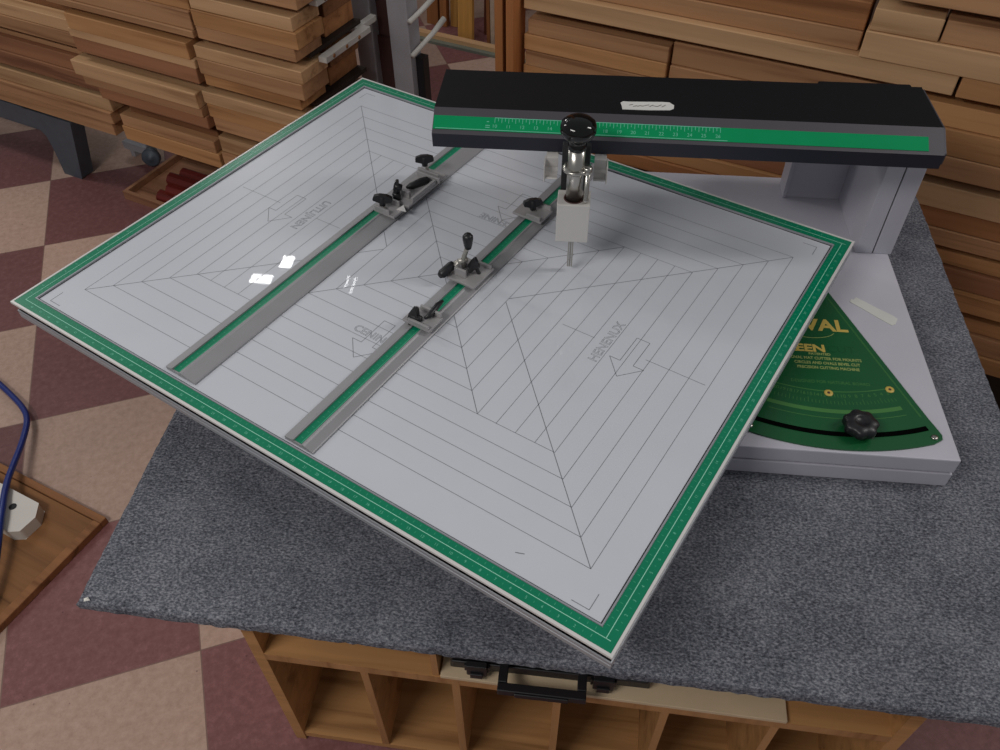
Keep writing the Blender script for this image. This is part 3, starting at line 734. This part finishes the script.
# rear boards whose end grain shows at the right end
RW = ['lowest', 'second', 'third', 'fourth', 'fifth']
for r_ in range(1, 4):
    for k, (t_, xe, m_) in enumerate(((.055, -1.415, 'l_brown'), (.05, -1.402, 'l_dark'))):
        xe += random.uniform(-.014, .010)
        board('timber_board', -1.78, xe, D+.148, D+.285, zs[r_]+k*.056, zs[r_]+k*.056+t_, m_, f"{COL[m_]} rear board end, {('lower', 'upper')[k]} one in the {RW[r_]} row, metal rack", LG)

def rackthing(name, label, base): return thing(name, label, 'rack', ROOM, base)
lb = (-2.2, 1.75, 0)
lrk = rackthing('metal_rack', 'grey metal rack with white arms carrying timber piles behind the ruled table', lb)
def rp(q, n, m, t=lrk, base=lb, **k): return q.build(n, M[m], t, base=base, **k)
for i, z in enumerate(zs):
    q = MB(); q.box(-3.35, -1.40, D+.055, D+.29, z-.0125, z-.0012); rp(q, 'shelf', 'dark_shelf')
for x0, x1 in ((-1.475, -1.415), (-1.354, -1.288)):
    q = MB(); q.box(x0, x1, 1.93, 1.99, 0, 1.8); rp(q, 'upright', 'rack_grey', bevel=.003)
q = MB(); q.box(-1.4145, -1.3545, 1.955, 1.985, 0, .60); rp(q, 'infill_panel', 'maroon'); q = MB(); q.box(-1.4145, -1.3545, 1.965, 1.985, .60, 1.8); rp(q, 'infill_panel', 'maroon')
for x in (-2.95,):
    q = MB(); q.box(x-.03, x+.03, 1.93, 1.99, 0, 1.8); rp(q, 'upright', 'rack_grey', bevel=.003)
for z in (zs[3]-.030, zs[4]-.02):
    q = MB(); q.box(-1.392, -1.366, D+.075, 1.86, z, z+.016); q.box(-1.412, -1.392, 1.835, 1.93, z, z+.016); arm_ = rp(q, 'arm', 'rack_white', bevel=.001)
    for k in range(3):
        q = MB(); q.lathe([(.0055, 0), (.0055, .0008)], 12, mat=axis_to((-1.3658, D+.11+k*.06, z+.008), (1, 0, 0))); rp(q, 'bolt_hole', 'l_brown', arm_)
q = MB(); q.box(-3.35, -2.60, D+.012, D+.06, .165, .2435); rp(q, 'beam', 'rack_dark', bevel=.004)
q = MB(); q.box(-2.55, -1.45, D+.10, D+.13, .21, .2435); rp(q, 'beam', 'rack_dark')
q = MB()
lp = [(-2.70, .185), (-2.650, .176), (-2.625, .150), (-2.618, .10), (-2.618, 0), (-2.530, 0), (-2.495, .12), (-2.46, .2435), (-2.70, .2435)]
q.prism(lp, D+.010, D+.065, 'y'); rp(q, 'leg', 'rack_dark', bevel=.006)
q = MB(); q.box(-1.56, -1.48, D+.12, D+.2, 0, .2435); rp(q, 'leg', 'rack_dark')
for z0, z1, d1 in ((.578, .621, 2.095), (.676, .705, 2.06)):
    q = MB(); q.tube([(-1.279, 1.925, z0), (-1.268, d1-.07, z0+(z1-z0)*.6), (-1.268, d1, z1)], [.0075, .0075, .009], 10); rp(q, 'rear_arm', 'rack_white')
q = MB(); q.box(-1.2875, -1.262, 1.955, 1.985, .0, .56); rp(q, 'rear_dark_strip', 'black_plastic')  # black upright strip beside the grey post

# right rack
D2 = 1.70
rbz = (0, 1.75, 0)
rrk = rackthing('timber_rack', 'orange wooden post rack holding the timber piles behind the black arm', rbz)
for x0, x1 in ((-.868, -.847), (-.839, -.8195)):
    q = MB(); q.box(x0, x1, 1.655, 1.72, 0, 1.7); q.build('upright', M['post'], rrk, base=rbz, bevel=.002)
q = MB(); q.box(.97, 1.0, 1.66, 1.95, 0, 1.7); q.build('upright', M['post'], rrk, base=rbz)
zr = [.250, .404, .558, .717, .8885, 1.043]
for z in zr:
    q = MB(); q.box(-.815, .965, D2+.04, D2+.24, z-.0125, z-.0012); q.build('shelf', M['dark_shelf'], rrk, base=rbz)
for z in zr[:1]:
    q = MB(); q.box(-.815, .965, D2+.10, D2+.2, 0, z-.0125); q.build('plinth', M['dark_shelf'], rrk, base=rbz)
stack('post', 'lowest', 'carpet-side', -.81, .95, D2, zr[0], [(.045, 0, 0, 0, 'l_gold'), (.05, .006, 0, 0, 'l_tan'), (.036, .016, 0, 0, 'l_gold')], .13, group=RG)
stack('post', 'second', 'post-end', -.81, -.10, D2, zr[1], [(.06, 0, 0, 0, 'l_brown'), (.06, .01, 0, 0, 'l_red')], .13, group=RG)
stack('post', 'second', 'carpet-side', -.09, .95, D2, zr[1], [(.048, 0, 0, 0, 'l_gold'), (.05, .012, 0, 0, 'l_red'), (.034, .022, 0, 0, 'l_gold')], .13, group=RG)
stack('post', 'third', 'post-end', -.81, -.02, D2, zr[2], [(.034, -.006, .10, 0, 'l_brown'), (.034, 0, .03, 0, 'l_gold'), (.036, .008, 0, 0, 'l_red'), (.03, .02, 0, 0, 'l_brown')], .13, group=RG)
stack('post', 'third', 'carpet-side', -.01, .95, D2, zr[2], [(.040, 0, 0, 0, 'l_tan'), (.046, .004, 0, 0, 'l_brown'), (.054, .0, 0, 0, 'l_pale')], .13, group=RG)
stack('post', 'fourth', 'post-end', -.812, -.466, D2-.004, zr[3], [(.038, .002, -.002, 0, 'l_gold'), (.036, 0, .004, 0, 'l_tan'), (.038, .002, -.001, 0, 'l_gold'), (.036, .004, .008, 0, 'l_tan')], .13, group=RG)
stack('post', 'fourth', 'middle', -.460, .02, D2, zr[3], [(.052, 0, 0, 0, 'l_gold'), (.056, .004, 0, 0, 'l_tan'), (.050, .010, 0, 0, 'l_tan')], .13, group=RG)
stack('post', 'fourth', 'carpet-side', .026, .95, D2-.004, zr[3], [(.048, .0, 0, 0, 'l_tan'), (.056, .002, 0, 0, 'l_gold'), (.046, .008, 0, 0, 'l_gold')], .13, group=RG)
board('timber_board', -.812, .097, D2-.008, D2+.12, zr[4], zr[4]+.040, 'l_pale', 'long pale board whose front runs above the black arm', RG)
board('timber_board', .103, .95, D2-.010, D2+.12, zr[4], zr[4]+.040, 'l_gold', 'golden board whose end meets the long pale board near the arm end', RG)
board('timber_board', -.812, -.094, D2+.012, D2+.13, zr[4]+.0405, zr[4]+.078, 'l_tan', 'tan board lying on the long pale board behind the black arm', RG)
board('timber_board', -.60, -.094, D2+.016, D2+.13, zr[4]+.0785, zr[4]+.132, 'l_brown', 'brown recessed board above the tan one, ending at the protruding pale block', RG)
board('timber_board', -.088, .95, D2-.012, D2+.12, zr[4]+.0405, zr[4]+.092, 'l_pale', 'protruding pale board just above the column end of the black arm', RG)
board('timber_board', -.084, .038, D2-.008, D2+.12, zr[4]+.0925, zr[4]+.134, 'l_pale', 'short pale block with a cut end on the protruding pale board', RG)
board('timber_board', .042, .95, D2-.006, D2+.12, zr[4]+.0925, zr[4]+.134, 'l_tan', 'tan board butting against the short pale block', RG)
board('timber_board', -.06, .95, D2-.010, D2+.12, zr[5], zr[5]+.05, 'l_tan', 'tan board on the row above the protruding pale boards', RG)

# ------------------------------------------------------------------ things standing at the back between the racks
def plank(name, x0, x1, d0, th, h, mat, label, cat='plank', lean=.10, z0=0):
    g = MB(); v = []
    for z, dd in ((z0, 0), (h, lean)):
        for y in (d0+dd, d0+dd+th):
            for x in (x0, x1): v.append((x, y, z))
    g.add(v, [(0, 2, 3, 1), (4, 5, 7, 6), (0, 1, 5, 4), (2, 6, 7, 3), (0, 4, 6, 2), (1, 3, 7, 5)])
    return tag(g.build(name, M[mat], fr=ROOM, base=((x0+x1)/2, d0, z0), bevel=.0015), label, cat)
plank('leaning_plank', -1.845, -1.772, 3.16, .022, 1.5, 'lean', 'wide ochre plank standing upright behind the passage')
plank('leaning_plank', -1.765, -1.71, 3.26, .02, 1.5, 'lean_dark', 'dark red plank standing between ochre plank and wrapped bundle')
plank('leaning_plank', -1.99, -1.955, 3.25, .03, 1.4, 'lean_brown', 'brown plank standing behind the upper white rack arm')
plank('leaning_plank', -1.945, -1.91, 3.27, .03, 1.4, 'lean', 'narrow ochre plank between the brown planks at the back')
plank('leaning_plank', -2.06, -2.0, 3.25, .03, 1.4, 'lean_brown', 'brown plank standing against the grey rack post')
wb = (-1.66, 3.18, 0)
wp = thing('wrapped_bundle', 'bundle of wooden mouldings in clear film next to the orange posts', 'bundle', ROOM, wb)
for k, (x0, x1, m_) in enumerate(((-1.702, -1.686, 'lean_brown'), (-1.683, -1.664, 'film'))):
    q = MB(); q.box(x0, x1, 3.17, 3.2, 0, 1.3); q.build('moulding' if m_ != 'film' else 'film_sleeve', M[m_], wp, base=wb, bevel=.002)

# floor tray with red mouldings and a caster, under the left rack
tb = (-2.06, 1.70, 0)
tr = thing('wooden_tray', 'shallow wooden tray on the floor under the metal rack', 'tray', ROOM, tb)
q = MB(); q.box(-2.30, -1.82, 1.562, 1.86, 0, .008); q.build('bottom', M['tray'], tr, base=tb)
for a in ((-2.30, -1.82, 1.562, 1.576), (-2.30, -1.82, 1.846, 1.86), (-2.30, -2.286, 1.576, 1.846), (-1.834, -1.82, 1.576, 1.846)):
    q = MB(); q.box(*a, .008, .032); q.build('side', M['tray'], tr, base=tb, bevel=.001)
for k, (d0, z0, s_) in enumerate(((1.595, .0085, 'lowest front'), (1.637, .0085, 'lowest middle'), (1.610, .0385, 'second layer front'), (1.652, .0385, 'second layer middle'), (1.630, .0685, 'top front'), (1.672, .0685, 'top rear'))):
    g = MB(); prof = [(d0, z0), (d0+.038, z0), (d0+.038, z0+.022), (d0+.028, z0+.029), (d0+.012, z0+.026), (d0, z0+.012)]
    x0 = -2.18+.014*((k*7) % 3)+.006*k; g.prism(prof, x0, -1.85, 'x')
    tag(g.build('red_moulding', M['red_strip'], fr=ROOM, base=((x0-1.85)/2, d0+.019, z0), bevel=.001), f'dark red moulding, {s_} one in the wooden floor tray', 'moulding', 'red mouldings in the floor tray')
cbz = (-2.42, 1.80, 0)
cs = thing('caster', 'grey caster lying on the floor beside the wooden tray', 'caster', ROOM, cbz)
q = MB(); q.lathe([(.010, -.016), (.012, -.012), (.028, -.012), (.033, -.008), (.033, .008), (.028, .012), (.012, .012), (.010, .016)], 28, mat=axis_to((-2.36, 1.77, .034), (.5, -1, .15))); q.build('wheel', M['rack_dark'], cs, base=cbz)
q = MB(); q.box(-2.50, -2.385, 1.775, 1.825, .03, .06); q.box(-2.40, -2.35, 1.795, 1.80, .03, .075); q.box(-2.48, -2.46, 1.78, 1.82, 0, .03); q.build('fork', M['rack_grey'], cs, base=cbz, bevel=.003)

# ------------------------------------------------------------------ power strip on a worn board, lower left
kb2 = (-1.65, .38, 0)
pn = thing('worn_floor_board', 'worn brown lipped board on the floor under the white power strip', 'board', ROOM, kb2)
q = MB(); q.box(-2.05, -1.374, .10, .520, 0, .017); q.build('panel', M['floor_board'], pn, base=kb2)
q = MB(); q.box(-2.05, -1.352, .522, .540, 0, .021); q.build('lipping', M['board_edge'], pn, base=kb2, bevel=.002)
q = MB(); q.box(-1.374, -1.352, .10, .5215, 0, .021); q.build('lipping', M['board_edge'], pn, base=kb2, bevel=.002)
sb = (-1.56, .43, .0172)
ps = thing('power_strip', 'white plastic power strip lying on the worn floor board', 'power strip', ROOM, sb)
q = MB(); q.prism([(-1.76, .398), (-1.50, .398), (-1.478, .411), (-1.476, .455), (-1.500, .487), (-1.76, .487)], .0172, .052); q.build('housing', M['plug_white'], ps, base=sb, bevel=.006, bseg=3)
q = MB(); q.lathe([(.009, .0520), (.009, .0530), (.0055, .0532), (.0055, .0526)], 18, mat=place(-1.548, .452, 0)); q.build('screw', M['shadow_groove'], ps, base=sb)
q = MB()
cp = [(-1.72, 1.43, .012), (-1.66, 1.405, .014), (-1.594, 1.372, .016), (-1.525, 1.327, .018), (-1.465, 1.285, .022), (-1.42, 1.24, .028), (-1.389, 1.163, .036), (-1.363, 1.085, .050), (-1.338, 1.012, .064), (-1.30, .93, .070), (-1.262, .835, .06), (-1.23, .74, .04), (-1.22, .68, .03)]
def smooth(p, it=3):
    p = [Vector(a) for a in p]
    for _ in range(it):
        o = [p[0]]
        for a, b in zip(p, p[1:]): o += [a*.75+b*.25, a*.25+b*.75]
        o.append(p[-1]); p = o
    return p
q.tube(smooth(cp), .0078, 10)
tag(q.build('blue_cable', M['blue'], base=(-1.42, 1.24, 0)), 'thick blue cable curving across the tiles over the white power strip', 'cable')
q = MB(); q.add([(-.5785, .4245, .7515), (-.571, .4265, .752), (-.5755, .4305, .7525), (-.580, .428, .752), (-.575, .4275, .7545)], [(0, 1, 4), (1, 2, 4), (2, 3, 4), (3, 0, 4), (3, 2, 1, 0)])
tag(q.build('paper_scrap', M['chip'], base=(-.575, .427, .7515)), 'tiny white paper scrap on the near corner of the carpeted tabletop', 'scrap')

# ------------------------------------------------------------------ light
def area(name, loc, target, sx, sy, power, col=(1, .97, .93)):
    l = bpy.data.lights.new(name, 'AREA'); l.shape = 'RECTANGLE'; l.size = sx; l.size_y = sy; l.energy = power; l.color = col
    o = bpy.data.objects.new(name, l); C.objects.link(o); o.location = loc
    o.rotation_euler = (Vector(target)-Vector(loc)).to_track_quat('-Z', 'Y').to_euler(); return o
area('ceiling_light_front', (-1.35, -.6, 2.7), (-.7, .3, 0), 1.2, .35, 36)
area('ceiling_light_left', (-3.1, 2.4, 2.7), (-1.6, 1.6, 0), .35, 1.2, 18)
area('ceiling_light_far', (-2.3, 4.7, 2.7), (-1.2, 2.6, 0), .4, .4, 10)
area('ceiling_light_right', (2.1, 1.2, 2.7), (.8, .9, 0), .35, 1.2, 26)
# small bare lamps above the passage whose images show in the laminate
area('ceiling_lamp_a', (-1.376, 2.882, 2.5), (-1.376, 2.882, 0), .055, .085, .8, (1, 1, 1))
area('ceiling_lamp_b', (-1.458, 2.75, 2.5), (-1.458, 2.75, 0), .10, .06, .8, (1, 1, 1))
area('ceiling_tube_a', (-1.06, 2.772, 2.5), (-1.06, 2.772, 0), .010, .085, .05, (1, 1, 1))
area('ceiling_tube_b', (-1.026, 2.751, 2.5), (-1.026, 2.751, 0), .012, .11, .07, (1, 1, 1))
wd = bpy.data.worlds.new('room_ambient'); scene.world = wd; wd.use_nodes = True
bg = wd.node_tree.nodes['Background']; bg.inputs[0].default_value = (.93, .96, 1.0, 1); bg.inputs[1].default_value = .26

# ------------------------------------------------------------------ camera
cam = bpy.data.cameras.new('camera'); co = bpy.data.objects.new('camera', cam); C.objects.link(co)
cam.sensor_width = 36; cam.lens = 822/1000*36; cam.clip_start = .02
co.matrix_world = Matrix(((0.99286025, -0.08015203, 0.0883412, 0), (0.1188801, 0.72573816, -0.67762205, 0), (-0.0097998, 0.68328601, 0.73008506, 1.68), (0, 0, 0, 1)))
scene.camera = co
scene.view_settings.view_transform = 'Standard'; scene.view_settings.look = 'None'
scene.view_settings.exposure = -.34; scene.view_settings.gamma = 1
scene.view_settings.use_curve_mapping = False
